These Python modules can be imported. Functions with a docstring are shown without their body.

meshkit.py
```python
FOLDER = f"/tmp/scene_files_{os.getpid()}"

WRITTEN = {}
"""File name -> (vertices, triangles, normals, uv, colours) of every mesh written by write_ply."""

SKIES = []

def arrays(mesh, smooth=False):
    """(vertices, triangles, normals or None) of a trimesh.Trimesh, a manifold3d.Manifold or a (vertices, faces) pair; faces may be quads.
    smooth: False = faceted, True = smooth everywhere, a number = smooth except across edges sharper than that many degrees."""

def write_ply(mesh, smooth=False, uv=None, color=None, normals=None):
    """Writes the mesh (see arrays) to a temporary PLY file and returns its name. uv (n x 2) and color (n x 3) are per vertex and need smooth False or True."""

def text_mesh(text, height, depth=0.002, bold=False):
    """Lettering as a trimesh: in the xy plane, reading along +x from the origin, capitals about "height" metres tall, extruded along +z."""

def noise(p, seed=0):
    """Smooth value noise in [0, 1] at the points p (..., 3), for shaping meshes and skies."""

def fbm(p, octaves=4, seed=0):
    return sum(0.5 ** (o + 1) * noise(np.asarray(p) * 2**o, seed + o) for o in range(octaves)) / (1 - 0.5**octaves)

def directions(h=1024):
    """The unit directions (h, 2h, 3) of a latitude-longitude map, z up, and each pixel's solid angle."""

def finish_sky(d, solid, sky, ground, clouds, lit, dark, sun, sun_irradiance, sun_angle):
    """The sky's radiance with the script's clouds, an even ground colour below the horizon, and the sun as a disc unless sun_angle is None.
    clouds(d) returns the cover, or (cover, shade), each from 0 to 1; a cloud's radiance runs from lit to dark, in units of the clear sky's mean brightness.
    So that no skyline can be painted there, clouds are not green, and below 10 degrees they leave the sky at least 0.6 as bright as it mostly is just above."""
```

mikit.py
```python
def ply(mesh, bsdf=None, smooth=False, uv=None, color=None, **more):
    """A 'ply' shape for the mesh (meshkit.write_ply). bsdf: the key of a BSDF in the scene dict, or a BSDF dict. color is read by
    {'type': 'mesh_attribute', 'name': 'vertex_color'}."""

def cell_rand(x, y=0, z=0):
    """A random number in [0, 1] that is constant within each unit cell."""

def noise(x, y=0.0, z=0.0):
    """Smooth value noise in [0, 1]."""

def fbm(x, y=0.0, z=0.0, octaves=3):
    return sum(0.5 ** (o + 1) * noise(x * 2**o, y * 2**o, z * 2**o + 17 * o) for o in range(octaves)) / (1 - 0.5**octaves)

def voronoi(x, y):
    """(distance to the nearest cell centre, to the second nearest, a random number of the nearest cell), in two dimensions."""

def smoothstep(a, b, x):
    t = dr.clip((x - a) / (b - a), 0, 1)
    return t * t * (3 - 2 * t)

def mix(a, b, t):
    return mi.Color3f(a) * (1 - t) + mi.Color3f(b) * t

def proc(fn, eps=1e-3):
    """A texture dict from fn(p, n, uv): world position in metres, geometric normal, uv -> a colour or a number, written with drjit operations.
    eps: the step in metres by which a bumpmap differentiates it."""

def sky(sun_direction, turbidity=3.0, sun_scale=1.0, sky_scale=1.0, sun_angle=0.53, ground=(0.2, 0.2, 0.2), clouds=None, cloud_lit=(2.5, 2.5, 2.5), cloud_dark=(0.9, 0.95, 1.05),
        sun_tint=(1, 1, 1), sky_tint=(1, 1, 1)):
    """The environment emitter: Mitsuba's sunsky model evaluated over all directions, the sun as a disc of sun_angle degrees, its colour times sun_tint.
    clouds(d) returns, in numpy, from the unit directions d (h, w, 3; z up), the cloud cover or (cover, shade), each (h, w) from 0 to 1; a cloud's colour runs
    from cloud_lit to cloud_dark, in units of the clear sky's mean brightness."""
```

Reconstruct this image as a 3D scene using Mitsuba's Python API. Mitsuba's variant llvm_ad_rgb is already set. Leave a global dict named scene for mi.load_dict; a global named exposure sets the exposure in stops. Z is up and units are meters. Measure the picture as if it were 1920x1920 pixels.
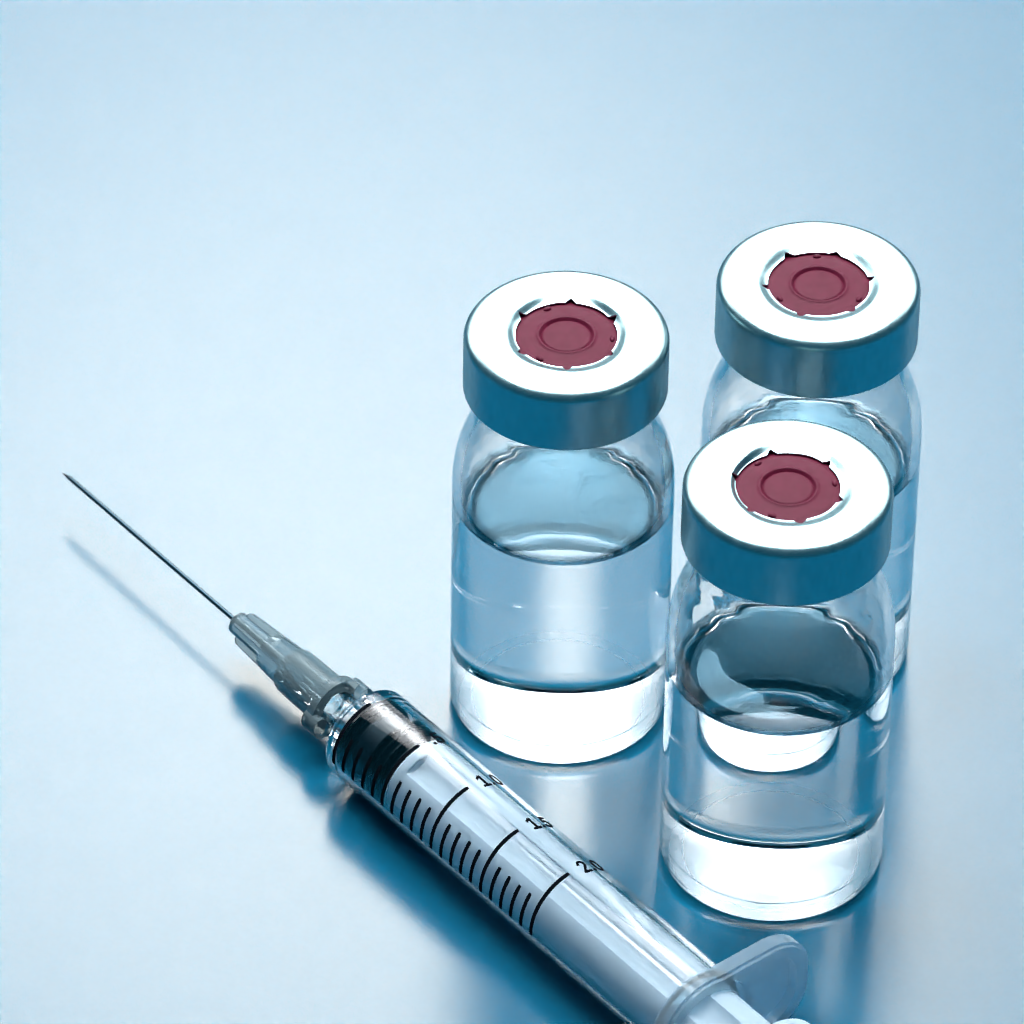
import math, random
import numpy as np, trimesh, manifold3d as m3, mitsuba as mi, drjit as dr
import mikit, meshkit
from mikit import noise, fbm, smoothstep, mix

T = mi.ScalarTransform4f
MM = 0.001
random.seed(7)
scene, labels = {}, {}

# ------------------------------------------------------------------ camera, light, exposure
PITCH, ROLL, DIST, FOC = 0.7043, 0.0167, 719.19, 13500.0
fwd = np.array([0, math.cos(PITCH), -math.sin(PITCH)])
up0 = np.array([0, math.sin(PITCH), math.cos(PITCH)])
up = up0 * math.cos(ROLL) - np.array([1.0, 0, 0]) * math.sin(ROLL)
cam = np.array([0, 0, 20.0]) - fwd * DIST
scene['camera'] = {'type': 'thinlens', 'fov': math.degrees(2 * math.atan(960 / FOC)), 'fov_axis': 'x',
                   'aperture_radius': 1.5 * MM, 'focus_distance': 700 * MM, 'near_clip': 0.05, 'far_clip': 20.0,
                   'to_world': T().look_at(origin=(cam * MM).tolist(), target=((cam + fwd * 100) * MM).tolist(), up=up.tolist())}
exposure = 0.0
LAMP = 14.6                      # radiance of the softbox cloth
LAMP_POS = np.array([-0.015, 0.965, 0.845])
LAMP_HALF = (1.5, 0.40)
LAMP_TOP = 0.40
TOP_LAMP = 13.0                   # the second softbox, hung flat over the table
RIM, HOT = 0.20, np.array([-0.034, 0.02])   # brightness at the cloth's rim; the hot spot's offset
scene['room_light'] = {'type': 'constant', 'radiance': {'type': 'rgb', 'value': [0.008, 0.095, 0.155]}}

# ------------------------------------------------------------------ materials


def rgb(*c):
    return {'type': 'rgb', 'value': list(c)}


def two(b):
    return {'type': 'twosided', 'bsdf': b}


def table_color(p, n, uv):
    g = fbm(p.x * 2600, p.y * 2600, 0.0, 2) - 0.5
    return mix([0.003, 0.082, 0.147], [0.004, 0.088, 0.157], 0.5 + 0.9 * g)


def table_bump(p, n, uv):
    return fbm(p.x * 1500, p.y * 1500, 0.0, 2) * 1.0


scene['m_table'] = two({'type': 'roughplastic', 'int_ior': 1.52, 'alpha': 0.052, 'nonlinear': False, 'diffuse_reflectance': mikit.proc(table_color),
                     'specular_reflectance': rgb(1.0, 0.89, 0.75)})
scene['m_glass'] = {'type': 'dielectric', 'int_ior': 1.46, 'ext_ior': 1.0}
scene['m_stippled'] = {'type': 'blendbsdf', 'weight': 0.35, 'glass': {'type': 'roughdielectric', 'int_ior': 1.46, 'ext_ior': 1.0, 'alpha': 0.25},
                       'frost': two({'type': 'diffuse', 'reflectance': rgb(0.23, 0.55, 0.72)})}
scene['m_bubble'] = {'type': 'dielectric', 'int_ior': 1.2, 'ext_ior': 1.46}
scene['m_water_glass'] = {'type': 'dielectric', 'int_ior': 1.34, 'ext_ior': 1.46}
scene['m_water'] = {'type': 'dielectric', 'int_ior': 1.44, 'ext_ior': 1.0, 'specular_reflectance': rgb(0.32, 0.55, 0.68)}


def alu_rough(p, n, uv):
    return 0.07 + 0.05 * fbm(p.x * 900, p.y * 900, p.z * 300, 2)


scene['m_aluminium'] = two({'type': 'roughconductor', 'material': 'Al', 'distribution': 'ggx', 'alpha': mikit.proc(alu_rough), 'specular_reflectance': rgb(0.42, 0.60, 0.62)})


def rubber_color(p, n, uv):
    g = fbm(p.x * 1200, p.y * 1200, p.z * 1200, 2)
    return mix([0.076, 0.006, 0.018], [0.094, 0.0085, 0.025], g)


scene['m_red_rubber'] = two({'type': 'roughplastic', 'int_ior': 1.17, 'alpha': 0.22, 'diffuse_reflectance': mikit.proc(rubber_color)})
scene['m_black_rubber'] = two({'type': 'roughplastic', 'int_ior': 1.3, 'alpha': 0.20, 'specular_reflectance': rgb(0.45, 0.65, 0.75), 'diffuse_reflectance': rgb(0.002, 0.005, 0.008)})
scene['m_steel'] = two({'type': 'roughconductor', 'material': 'Cr', 'alpha': 0.05, 'specular_reflectance': rgb(0.07, 0.14, 0.17)})
scene['m_ink'] = two({'type': 'diffuse', 'reflectance': rgb(0.003, 0.004, 0.006)})
def thin(col, spec, diff, rough):
    return {'type': 'principledthin', 'base_color': rgb(*col), 'roughness': rough, 'eta': 1.49, 'spec_trans': spec, 'diff_trans': diff}


scene['m_barrel'] = thin((0.93, 0.96, 0.97), 0.72, 1.0, 0.12)
scene['m_clear'] = {'type': 'dielectric', 'int_ior': 1.45, 'ext_ior': 1.0}
scene['m_hub'] = {'type': 'blendbsdf', 'weight': 0.36, 'clear': {'type': 'dielectric', 'int_ior': 1.45, 'ext_ior': 1.0, 'specular_transmittance': rgb(0.86, 0.94, 0.96)},
                  'milk': two({'type': 'diffuse', 'reflectance': rgb(0.17, 0.225, 0.245)})}
scene['m_flange'] = thin((0.70, 0.83, 0.90), 0.72, 1.0, 0.12)
scene['m_milky'] = {'type': 'principledthin', 'base_color': rgb(0.58, 0.70, 0.78), 'roughness': 0.55, 'eta': 1.4, 'spec_trans': 0.20, 'diff_trans': 0.8}



def ref(i):
    return {'type': 'ref', 'id': i}


# ------------------------------------------------------------------ mesh helpers (millimetres)
def revolve(profile, seg=180, closed=True):
    """Surface of revolution about z of the (r, z) polyline, points at r = 0 become poles. Profile runs so that the outside is on its right going up."""
    P = np.asarray(profile, float)
    ang = np.linspace(0, 2 * np.pi, seg, endpoint=False)
    V, rows = [], []
    for r, z in P:
        if r < 1e-9:
            rows.append([len(V)] * seg)
            V.append([0, 0, z])
        else:
            rows.append(list(range(len(V), len(V) + seg)))
            V.extend(np.stack([r * np.cos(ang), r * np.sin(ang), 0 * ang + z], 1).tolist())
    F = []
    for a, b in zip(rows[:-1], rows[1:]):
        for i in range(seg):
            j = (i + 1) % seg
            if a[i] != a[j]:
                F.append([a[i], a[j], b[j]])
            if b[i] != b[j]:
                F.append([a[i], b[j], b[i]])
    return trimesh.Trimesh(np.array(V), np.array(F), process=False)


def arc(cx, cz, r, a0, a1, n=8):
    t = np.radians(np.linspace(a0, a1, n))
    return [(cx + r * math.cos(x), cz + r * math.sin(x)) for x in t]


def densify(prof, step=0.8):
    out = [prof[0]]
    for a, b in zip(prof[:-1], prof[1:]):
        n = max(1, int(math.ceil(math.dist(a, b) / step)))
        out += [(a[0] + (b[0] - a[0]) * k / n, a[1] + (b[1] - a[1]) * k / n) for k in range(1, n + 1)]
    return out


def wobble(mesh, amp, wave, seed, zmin=-1.0):
    """Moulded glass is never quite round: push the surface in and out a few hundredths of a millimetre."""
    v = mesh.vertices.copy()
    r = np.hypot(v[:, 0], v[:, 1])
    d = (meshkit.fbm(v / wave + 40, 3, seed) - 0.5) * 2 * amp * np.clip(r / 6, 0, 1) * np.clip((v[:, 2] - zmin) / 1.0, 0, 1)
    v[:, :2] *= (1 + d / np.maximum(r, 1e-6))[:, None]
    return trimesh.Trimesh(v, mesh.faces, process=False)


def smooth_path(pts, n=60):
    """Catmull-Rom through the points."""
    P = np.asarray(pts, float)
    P = np.vstack([2 * P[0] - P[1], P, 2 * P[-1] - P[-2]])
    out = []
    k = len(P) - 3
    for i in range(k):
        p0, p1, p2, p3 = P[i:i + 4]
        for t in np.linspace(0, 1, max(3, n // k), endpoint=False):
            out.append(0.5 * ((2 * p1) + (-p0 + p2) * t + (2 * p0 - 5 * p1 + 4 * p2 - p3) * t * t + (-p0 + 3 * p1 - 3 * p2 + p3) * t ** 3))
    out.append(P[-2])
    return [tuple(x) for x in out]


def add(key, mesh, mat, to_world=None, smooth=35, **more):
    v, f = np.array(mesh.vertices) * MM, np.array(mesh.faces)
    scene[key] = mikit.ply(trimesh.Trimesh(v, f, process=False), mat, smooth=smooth, **more)
    if to_world is not None:
        scene[key]['to_world'] = to_world


# ------------------------------------------------------------------ table and lamp
TAB = 0.7
slab = trimesh.creation.box(extents=[2 * TAB * 1000, 2 * TAB * 1000, 20])
slab.apply_translation([0, 150, -10])
add('table', slab, 'm_table', smooth=False)
labels['table'] = {'label': 'glossy pale blue table top under the vials and syringe', 'category': 'table', 'kind': 'structure'}

to_scene = -LAMP_POS / np.linalg.norm(LAMP_POS)
lamp_tf = T().look_at(origin=LAMP_POS.tolist(), target=[0, 0, 0.01], up=[0, 0, 1])
w, h = LAMP_HALF
# the cloth is hottest in front of its bulb and dims towards the rim: rings of even brightness
NR, SEG = 14, 96
ca, sa = np.cos(np.linspace(0, 2 * np.pi, SEG, endpoint=False)), np.sin(np.linspace(0, 2 * np.pi, SEG, endpoint=False))
edge = np.minimum(w / np.maximum(np.abs(ca), 1e-6), np.where(sa > 0, LAMP_TOP, h) / np.maximum(np.abs(sa), 1e-6))
edge = np.stack([ca * edge, sa * edge], 1)                       # the rectangle's rim, point by point
SIG = np.array([0.150, 0.146])
rings = []
for k in range(NR):
    rr = SIG * math.sqrt(2) * (-math.log(max(1 - (k + 1) / NR, 1e-9))) ** (1 / 3.2) if k < NR - 1 else None
    loop = HOT + np.stack([ca, sa], 1) * rr if rr is not None else edge
    rings.append(np.clip(loop, [-w, -h], [w, LAMP_TOP]))
prev = HOT[None].repeat(SEG, 0)
for k, loop in enumerate(rings):
    V = np.hstack([np.vstack([prev, loop]), np.zeros((2 * SEG, 1))])
    F = [[a, SEG + a, SEG + (a + 1) % SEG] for a in range(SEG)] + [[a, SEG + (a + 1) % SEG, (a + 1) % SEG] for a in range(SEG)]
    tri = trimesh.Trimesh(V, F, process=False)
    tri.update_faces(tri.area_faces > 1e-9)
    g = LAMP * (RIM + (1 - RIM) * (1 - (k + 0.5) / NR))
    scene['softbox__diffuser' + (f'_{k:03d}' if k else '')] = {**mikit.ply(tri, two({'type': 'diffuse', 'reflectance': rgb(0.8, 0.8, 0.8)})), 'to_world': lamp_tf,
                                                             'emitter': {'type': 'area', 'radiance': rgb(0.97 * g, g, 1.02 * g)}}
    prev = loop
q = 0.012
hv = np.array([[-w - q, -h - q, 0.004], [w + q, -h - q, 0.004], [w + q, LAMP_TOP + q, 0.004], [-w - q, LAMP_TOP + q, 0.004],
               [-0.2, -0.06, -0.3], [0.2, -0.06, -0.3], [0.2, 0.06, -0.3], [-0.2, 0.06, -0.3]])
hf = [[0, 1, 5, 4], [1, 2, 6, 5], [2, 3, 7, 6], [3, 0, 4, 7], [4, 5, 6, 7]]
scene['softbox__housing'] = {**mikit.ply((hv, hf), two({'type': 'diffuse', 'reflectance': rgb(0.02, 0.02, 0.02)})), 'to_world': lamp_tf}
labels['softbox'] = {'label': 'wide studio softbox lamp standing tilted behind the table', 'category': 'softbox'}

top_tf = T().translate([0.0, 0.27, 1.25]).rotate([1, 0, 0], 180.0)
tw, th = 0.62, 0.36
cloth = trimesh.Trimesh([[-tw, -th, 0], [tw, -th, 0], [tw, th, 0], [-tw, th, 0]], [[0, 1, 2], [0, 2, 3]], process=False)
scene['softbox_001__diffuser'] = {**mikit.ply(cloth, two({'type': 'diffuse', 'reflectance': rgb(0.8, 0.8, 0.8)})), 'to_world': top_tf,
                                  'emitter': {'type': 'area', 'radiance': rgb(0.94 * TOP_LAMP, TOP_LAMP, 1.03 * TOP_LAMP)}}
hv = np.array([[-tw - q, -th - q, 0.004], [tw + q, -th - q, 0.004], [tw + q, th + q, 0.004], [-tw - q, th + q, 0.004],
               [-0.1, -0.06, -0.25], [0.1, -0.06, -0.25], [0.1, 0.06, -0.25], [-0.1, 0.06, -0.25]])
scene['softbox_001__housing'] = {**mikit.ply((hv, hf), two({'type': 'diffuse', 'reflectance': rgb(0.02, 0.02, 0.02)})), 'to_world': top_tf}
labels['softbox_001'] = {'label': 'wide studio softbox lamp hanging flat over the table', 'category': 'softbox'}

# ------------------------------------------------------------------ vials
RB, H, HC, RC = 11.0, 47.5, 6.92, 10.01
WALL = 1.05


def outer_profile():
    p = [(0, 0.22), (4, 0.2), (7.2, 0.13), (8.6, 0.05), (9.3, 0.0)]
    p += arc(9.6, 1.4, 1.4, 274, 360, 14)
    p += [(RB, 4), (RB, 10), (RB, 17), (RB, 24), (RB, 27.5)]
    p += smooth_path([(RB, 28.6), (10.86, 30.6), (10.35, 33.0), (9.4, 35.4), (8.3, 37.2), (7.5, 38.5), (7.15, 39.6), (7.1, 40.5)], 50)
    p += [(7.1, 40.9), (9.3, 41.2), (9.45, 41.5), (9.45, 44.3), (9.2, 44.5)]
    return p


def inner_profile():
    """From the centre of the floor up to the mouth, (r, z)."""
    p = smooth_path([(0, 2.5), (3, 2.42), (6, 2.2), (8.2, 1.95), (9.2, 2.15), (9.75, 2.9), (9.93, 4.0)], 40)
    p += [(9.95, 6), (9.95, 12), (9.95, 20), (9.95, 27)]
    p += smooth_path([(9.95, 28.2), (9.8, 30.2), (9.25, 32.6), (8.2, 34.9), (7.1, 36.6), (6.3, 38.0), (6.0, 39.2), (5.95, 40.5)], 50)
    p += [(5.95, 44.5)]
    return p


INNER = inner_profile()


def split_inner(level):
    low, high = [], []
    done = False
    for a, b in zip(INNER[:-1], INNER[1:]):
        if not done and a[0] > 8.6:
            low.append(a)
        if not done and a[1] < level <= b[1] and a[0] > 8:
            t = (level - a[1]) / (b[1] - a[1])
            c = (a[0] + (b[0] - a[0]) * t, level)
            low.append(c)
            high.append(c)
            done = True
        if done:
            high.append(b)
    return low, high


def meniscus(r, level):
    """Water surface from the wall to the centre, curling up at the glass."""
    out = []
    for d in [0, 0.06, 0.15, 0.3, 0.5, 0.8, 1.2, 1.7, 2.4, 3.4, 5, 7]:
        out.append((r - d, level - 1.15 * (1 - math.exp(-d / 0.75))))
    return out + [(0, level - 1.15)]


DENTS = {3: [(42, 0.75), (138, 0.7), (185, 0.6), (-8, 0.6), (250, 0.25)], 5: [(140, 0.95), (180, 0.8), (215, 0.5), (30, 0.2)], 9: [(150, 0.6), (28, 0.55), (195, 0.4), (-20, 0.35)]}


def cap_mesh(seed, turn):
    rng = np.random.default_rng(seed)
    seg = 240
    ang = np.linspace(0, 2 * np.pi, seg, endpoint=False)
    spikes = [turn + 60 * k + rng.uniform(-5, 5) for k in range(6)]
    width = rng.uniform(4.5, 7.5, 6)
    depth = rng.uniform(0.45, 0.75, 6)
    dents = DENTS[seed]
    hole = np.full(seg, 4.95) + 0.06 * np.sin(3 * ang + rng.uniform(0, 6)) + 0.04 * np.sin(7 * ang + rng.uniform(0, 6))
    deg = np.degrees(ang)
    for s, wd, dp in zip(spikes, width, depth):
        d = np.abs((deg - s + 180) % 360 - 180)
        hole = np.maximum(hole, 4.95 + dp * np.clip(1 - d / wd, 0, 1) ** 0.8)
    # rings: from the underside rolled edge, up the side, over the top into the recess
    prof = [(8.6, H - HC + 0.25), (9.3, H - HC - 0.02), (9.75, H - HC)] + arc(RC - 0.25, H - HC + 0.25, 0.25, 280, 360, 4)
    prof += [(RC, H - HC + 2), (RC, H - HC + 4), (RC, H - 1.2)] + arc(RC - 1.1, H - 1.1, 1.1, 5, 85, 11)
    prof += [(RC - 1.15, H), (8.4, H - 0.01), (7.4, H - 0.0)]
    rows = []
    for r, z in prof:
        rows.append(np.stack([r * np.cos(ang), r * np.sin(ang), 0 * ang + z], 1))
    rec = 6.55 + 0 * ang
    for a, b in dents:                       # the press left the slope steeper here and there
        d = np.abs((deg - a + 180) % 360 - 180)
        rec = rec - b * np.exp(-0.5 * (d / 20) ** 2)
    for k, t in enumerate([-0.25, -0.1, 0.0, 0.12, 0.26, 0.40, 0.54, 0.68, 0.8, 0.9, 1.0]):
        r = rec + (hole - rec) * t
        u = np.clip((rec - r) / (0.92 * (rec - 4.95)), 0, 1)
        z = H - 0.52 * u * u * (3 - 2 * u)
        rows.append(np.stack([r * np.cos(ang), r * np.sin(ang), 0 * ang + z], 1))
    # thickness of the torn edge
    rows.append(np.stack([(hole + 0.02) * np.cos(ang), (hole + 0.02) * np.sin(ang), rows[-1][:, 2] - 0.16], 1))
    V = np.vstack(rows)
    F = []
    for k in range(len(rows) - 1):
        a, b = k * seg, (k + 1) * seg
        for i in range(seg):
            j = (i + 1) % seg
            F += [[a + i, a + j, b + j], [a + i, b + j, b + i]]
    return trimesh.Trimesh(V, np.array(F), process=False)


def stopper_mesh(seed, turn):
    rng = np.random.default_rng(seed)
    zt = H - 0.66
    prof = [(0, 41.6), (5.8, 41.6), (5.85, 44.6), (9.0, 44.7), (9.0, zt - 1.0), (6.5, zt - 0.42), (5.9, zt - 0.32), (5.3, zt - 0.22), (4.9, zt - 0.10), (4.5, zt - 0.03), (4.0, zt)]
    prof += [(3.62, zt + 0.0), (3.5, zt + 0.03), (3.3, zt + 0.04), (2.98, zt + 0.05), (2.86, zt + 0.16), (2.74, zt + 0.2), (2.62, zt + 0.15), (2.52, zt - 0.02), (2.42, zt - 0.10), (2.32, zt - 0.02), (2.2, zt + 0.02), (1.5, zt + 0.05), (0.8, zt + 0.06), (0, zt + 0.06)]
    parts = [revolve(prof, 120)]
    for k in range(3):          # moulded nubs near the rim
        a = math.radians(turn + 25 + 120 * k)
        b = trimesh.creation.icosphere(subdivisions=2, radius=1)
        b.apply_scale([0.26, 0.42, 0.22])
        b.apply_transform(trimesh.transformations.rotation_matrix(a, [0, 0, 1]))
        b.apply_translation([4.45 * math.cos(a), 4.45 * math.sin(a), zt + 0.02])
        parts.append(b)
    return trimesh.util.concatenate(parts)


VIALS = [(5.0, -5.13, 26.8, 3, 'left vial of three, clear glass, standing behind the needle end of the syringe'),
         (26.08, -27.42, 25.0, 5, 'front vial of three, clear glass, standing beside the finger flange of the syringe'),
         (29.62, 3.42, 25.8, 9, 'back vial of three, half hidden behind the front vial cap')]
TURNS = [90, 104, 66]
for i, (x, y, level, seed, label) in enumerate(VIALS):
    key = 'glass_vial' + ('' if i == 0 else f'_{i:03d}')
    tf = T().translate([x * MM, y * MM, 0.00005]).rotate([0, 0, 1], 37.0 * i)
    low, high = split_inner(level)
    outer = wobble(revolve(densify(outer_profile()), 200), 0.014, np.array([6, 6, 9.0]), seed, zmin=0.3)
    dry = wobble(revolve(densify(high[::-1]), 200), 0.05, np.array([7, 7, 8.0]), seed + 20, zmin=level)
    under = (outer.triangles[:, :, 2].max(1) < 0.3) & (np.hypot(outer.triangles[:, :, 0], outer.triangles[:, :, 1]).max(1) < 9.0)
    add(key + '__base', outer.submesh([np.nonzero(under)[0]], append=True, repair=False), 'm_stippled', tf)
    outer.update_faces(~under)
    glass = trimesh.util.concatenate([outer, dry])
    add(key + '__bottle', glass, 'm_glass', tf)
    # the liquid wets the wall and is index-matched to it: its seen surfaces are the meniscus above and the heel of the bottle below
    add(key + '__liquid', revolve(meniscus(high[0][0], level), 200), 'm_water', tf)
    add(key + '__liquid__heel', wobble(revolve(densify([p for p in low if p[1] < 2.6], 0.3), 200), 0.22, np.array([1.6, 1.6, 1.6]), seed + 40), 'm_water_glass', tf)
    if i == 1:                               # the maker's mark moulded into the floor of the front bottle
        pts = [(1.25 * math.cos(a) - 0.3, -5.6 + 0.8 * math.sin(a), 0.75) for a in np.radians(np.linspace(-10, 215, 22))]
        tube = m3.Manifold.batch_boolean([m3.Manifold.hull_points(np.array([[p[0] + d0 * 0.17, p[1] + d1 * 0.17, p[2] + d2 * 0.15] for p in pq for d0, d1, d2 in
                                          [(1, 0, 0), (-1, 0, 0), (0, 1, 0), (0, -1, 0), (0, 0, 1), (0, 0, -1)]], np.float32)) for pq in zip(pts[:-1], pts[1:])], m3.OpType.Add).to_mesh()
        add(key + '__base__moulded_mark', trimesh.Trimesh(tube.vert_properties[:, :3], tube.tri_verts, process=False), 'm_bubble', T().translate([x * MM, y * MM, 0.00005]))
    cap_tf = T().translate([x * MM, y * MM, 0.00005])
    add(key + '__crimp_cap', cap_mesh(seed, TURNS[i]), 'm_aluminium', cap_tf, smooth=40)
    add(key + '__stopper', stopper_mesh(seed, TURNS[i]), 'm_red_rubber', cap_tf, smooth=50)
    labels[key] = {'label': label, 'category': 'vial', 'group': 'glass vials with crimp caps'}
    labels[key + '__crimp_cap'] = {'label': 'silver aluminium crimp cap with a torn centre hole'}
    labels[key + '__stopper'] = {'label': 'dark red rubber stopper with a raised ring'}

# ------------------------------------------------------------------ syringe: along its axis t from the needle tip
A0 = np.array([-46.75, 23.47, 4.55])
DIR = np.array([0.6293, -0.7771, 0.0111])
DIR /= np.linalg.norm(DIR)
E1 = np.array([0, 0, 1.0]) - DIR * DIR[2]
E1 /= np.linalg.norm(E1)
E2 = np.cross(DIR, E1)
# local frame: x = E1 (up), y = E2, z = DIR ; phi measured from E1 towards E2
M = np.eye(4)
M[:3, 0], M[:3, 1], M[:3, 2], M[:3, 3] = E1, E2, DIR, A0 * MM
SYR = T(M)
RBAR, RIN = 5.10, 4.32


def sadd(part, mesh, mat, smooth=35, **more):
    add('syringe__' + part, mesh, mat, SYR, smooth, **more)


# needle with a bevelled tip
nd = revolve([(0.0, 0.0), (0.24, 1.4), (0.24, 8), (0.24, 20), (0.24, 38), (0, 38)], 24)
v = nd.vertices.copy()
tip = v[:, 2] < 1.0
v[tip, 0] -= 0.2
nd.vertices = v
sadd('needle', nd, 'm_steel')


# needle hub: body of revolution with four ribs and a two-lugged collar
def rev_manifold(prof, seg=96):
    return m3.Manifold(m3.Mesh(np.asarray(revolve(prof, seg).vertices, np.float32), np.asarray(revolve(prof, seg).faces, np.uint32)))


def box_m(x0, x1, y0, y1, z0, z1):
    return m3.Manifold.cube([x1 - x0, y1 - y0, z1 - z0]).translate([x0, y0, z0])


def hullpts(pts):
    return m3.Manifold.hull_points(np.asarray(pts, np.float32))


body = rev_manifold([(0, 30.3), (0.95, 30.3), (1.2, 30.55), (1.22, 33), (1.3, 35.6), (1.9, 36.1), (2.05, 37), (2.2, 39.2), (2.5, 40.0), (2.55, 41), (2.6, 46.0), (2.6, 47.2), (0, 47.2)])
for k in range(4):
    a = -35 + 90 * k
    rib = hullpts([(r, s * 0.26, z) for s in (-1, 1) for (r, z) in [(0.6, 31.3), (1.45, 31.3), (1.78, 31.7), (1.95, 36.6), (2.3, 39.6), (0.6, 40)]])
    body = body + rib.rotate([0, 0, a])
ring = m3.Manifold.cylinder(1.15, 3.2, 3.25, 96).translate([0, 0, 46.1])
lug = m3.Manifold.batch_boolean([hullpts([(math.cos(t) * 0.9 + 2.9, math.sin(t) * 1.3, z) for t in np.linspace(0, 2 * np.pi, 24) for z in (46.1, 48.2)]).rotate([0, 0, q]) for q in (100, 280)], m3.OpType.Add)
collar = ring + lug
bore = rev_manifold([(0, 39.5), (1.75, 39.5), (1.97, 46), (2.05, 49.5), (0, 49.5)])
hub = (body + collar) - bore - m3.Manifold.cylinder(40, 0.33, 0.33, 24).translate([0, 0, 10])
hm = hub.to_mesh()
hubm = trimesh.Trimesh(hm.vert_properties[:, :3], hm.tri_verts, process=False)
sadd('needle_hub', hubm, 'm_hub', 30)

# barrel: nozzle, shoulder and tube in one clear piece with a finger flange
bar_out = [(1.05, 41.0), (1.72, 41.0), (1.9, 46.5), (2.0, 50.6), (2.2, 51.0), (3.8, 51.25)] + arc(RBAR - 0.9, 52.2, 0.9, 285, 360, 8) + [(RBAR, 60), (RBAR, 70), (RBAR, 80), (RBAR, 90), (RBAR, 103.2)]
bar_in = [(RIN, 103.2), (RIN, 90), (RIN, 80), (RIN, 70), (RIN, 60), (RIN, 53.4), (4.1, 52.5), (2.2, 52.1), (1.05, 51.7), (1.05, 41.0)]
barrel = revolve(bar_out + bar_in, 160)
sadd('barrel', barrel, 'm_clear', 35)


def stadium(hw, hh, r, n=16):
    """Outline, y = long axis: rounded and waisted oval."""
    from shapely.geometry import Point, box
    from shapely.ops import unary_union
    s = unary_union([box(-hh + r, -hw + r, hh - r, hw - r)]).buffer(r, quad_segs=n)
    return s


def ext(poly, z0, z1):
    return trimesh.creation.extrude_polygon(poly, z1 - z0, engine='earcut').apply_translation([0, 0, z0])


def to_m(tm):
    return m3.Manifold(m3.Mesh(np.asarray(tm.vertices, np.float32), np.asarray(tm.faces, np.uint32)))


from shapely.geometry import Point
from shapely.affinity import translate
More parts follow.
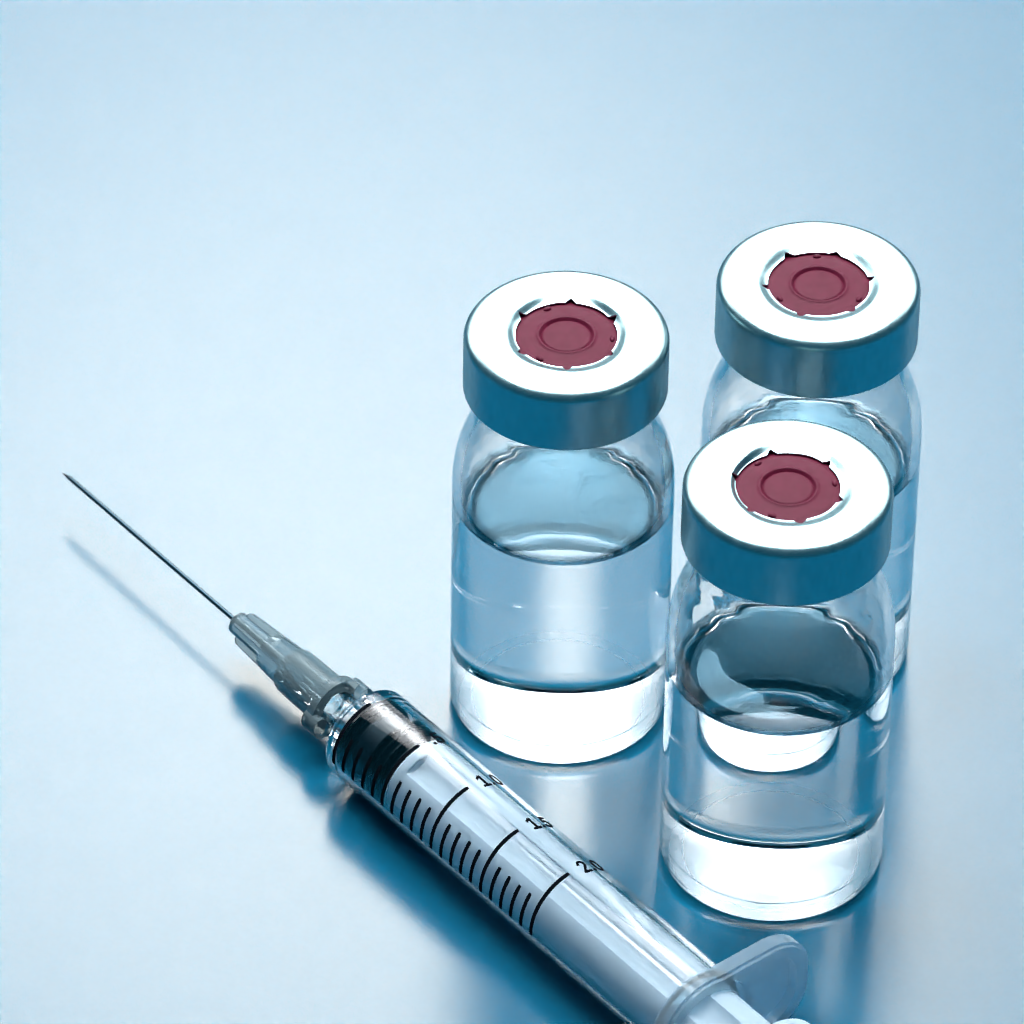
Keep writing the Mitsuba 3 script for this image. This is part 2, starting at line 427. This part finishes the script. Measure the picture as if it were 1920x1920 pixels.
# one finger wing, towards the vials; the other side is cut close to the barrel
st = translate(stadium(8.6, 5.6, 4.7), 0, -4.0).union(Point(0, 0).buffer(5.8, quad_segs=24))
fl = to_m(ext(st.buffer(-0.35), 103.2, 105.3)) + to_m(ext(st, 103.55, 104.95))
recess = to_m(ext(translate(stadium(6.9, 4.3, 3.6), 0, -4.0), 104.2, 106))
fl = fl - (recess - m3.Manifold.cylinder(10, RBAR + 0.2, RBAR + 0.2, 96).translate([0, 0, 100]))
fl = fl - m3.Manifold.cylinder(20, RIN, RIN, 96).translate([0, 0, 95])
fm = fl.to_mesh()
sadd('finger_flange', trimesh.Trimesh(fm.vert_properties[:, :3], fm.tri_verts, process=False), 'm_flange', 30)

# black rubber plunger head: conical front, waist, two sealing ribs
RP = RIN - 0.02
plug = [(0, 52.35), (2.0, 52.5), (3.7, 52.75), (RP - 0.1, 53.1), (RP, 53.3), (RP, 53.9), (RP - 0.12, 54.1), (RP - 0.75, 54.4), (RP - 0.85, 55.5), (RP - 0.75, 57.0), (RP - 0.1, 57.3), (RP, 57.5), (RP, 58.1), (RP - 0.1, 58.3),
        (RP - 0.85, 58.6), (RP - 0.85, 59.05), (RP - 0.1, 59.35), (RP, 59.5), (RP, 60.2), (RP - 0.15, 60.45), (3.0, 60.5), (0, 60.5)]
sadd('plunger_head', revolve(plug, 140), 'm_black_rubber')

# plunger rod with shallow flutes, ending in a thumb rest
cs = m3.CrossSection.circle(4.12, 96)
for k in range(4):
    a = math.radians(20 + 90 * k)
    cs = cs - m3.CrossSection.circle(2.0, 48).translate([5.25 * math.cos(a), 5.25 * math.sin(a)])
rod = cs.extrude(51.5).translate([0, 0, 62.0]) + m3.Manifold.cylinder(1.3, 4.1, 4.1, 96).translate([0, 0, 60.7])
rm = rod.to_mesh()
sadd('plunger_rod', trimesh.Trimesh(rm.vert_properties[:, :3], rm.tri_verts, process=False), 'm_milky', 30)
rest = revolve([(0, 113.4), (5.9, 113.4)] + arc(6.1, 113.8, 0.4, 290, 360, 4) + [(6.5, 114.3)] + arc(6.1, 114.9, 0.4, 0, 70, 4) + [(5.6, 115.2), (0, 115.2)], 120)
sadd('plunger_rod__thumb_rest', rest, 'm_milky', 30)

# printed scale: raised ink strokes on the barrel
INK = 0.05


def stroke(t, p0, p1, width=0.44):
    n = max(4, int((p1 - p0) / 4))
    ph = np.radians(np.linspace(p0, p1, n + 1))
    V, F = [], []
    for k, a in enumerate(ph):
        hw = width / 2 * (1.0 if 0 < k < n else 0.75)
        for r in (RBAR + 0.005, RBAR + INK):
            for s in (-1, 1):
                V.append([r * math.cos(a), r * math.sin(a), t + s * hw])
    for k in range(n):
        o, m = 4 * k, 4 * k + 4
        for q0, q1 in ((0, 1), (1, 3), (3, 2), (2, 0)):
            F += [[o + q0, m + q0, m + q1], [o + q0, m + q1, o + q1]]
    F += [[0, 1, 3], [0, 3, 2], [4 * n, 4 * n + 3, 4 * n + 1], [4 * n, 4 * n + 2, 4 * n + 3]]
    m = trimesh.Trimesh(np.array(V), np.array(F), process=False)
    m.fix_normals()
    return m


marks = 0
for k in range(21):
    t = 53.2 + 1.568 * k
    long = k % 5 == 0
    m = stroke(t, 5.5 if long else 50.5 + random.uniform(-0.7, 0.7), 93.2 + random.uniform(-0.8, 0.8))
    sadd('barrel__graduation_mark' + (f'_{marks:03d}' if marks else ''), m, 'm_ink', 40)
    marks += 1


def digits(text, t, phi0, height=1.75):
    m = meshkit.text_mesh(text, height, depth=INK, bold=True)
    m = m.subdivide_to_size(0.35) if hasattr(m, 'subdivide_to_size') else m
    v = np.array(m.vertices)
    a = np.radians(phi0) - 0.80 * v[:, 0] / RBAR
    r = RBAR + 0.005 + v[:, 2]
    m.vertices = np.stack([r * np.cos(a), r * np.sin(a), t - v[:, 1]], 1)
    return m


for k, (s, t) in enumerate([('.5', 61.0), ('1.0', 68.88), ('1.5', 76.72), ('2.0', 84.56)]):
    sadd('barrel__numeral' + (f'_{k:03d}' if k else ''), digits(s, t + 0.85, -8.0), 'm_ink', False)
labels['syringe'] = {'label': 'clear plastic syringe with needle and black scale lying across the table', 'category': 'syringe'}
labels['syringe__plunger_head'] = {'label': 'black ribbed rubber plunger head'}
labels['syringe__needle_hub'] = {'label': 'grey translucent needle hub'}
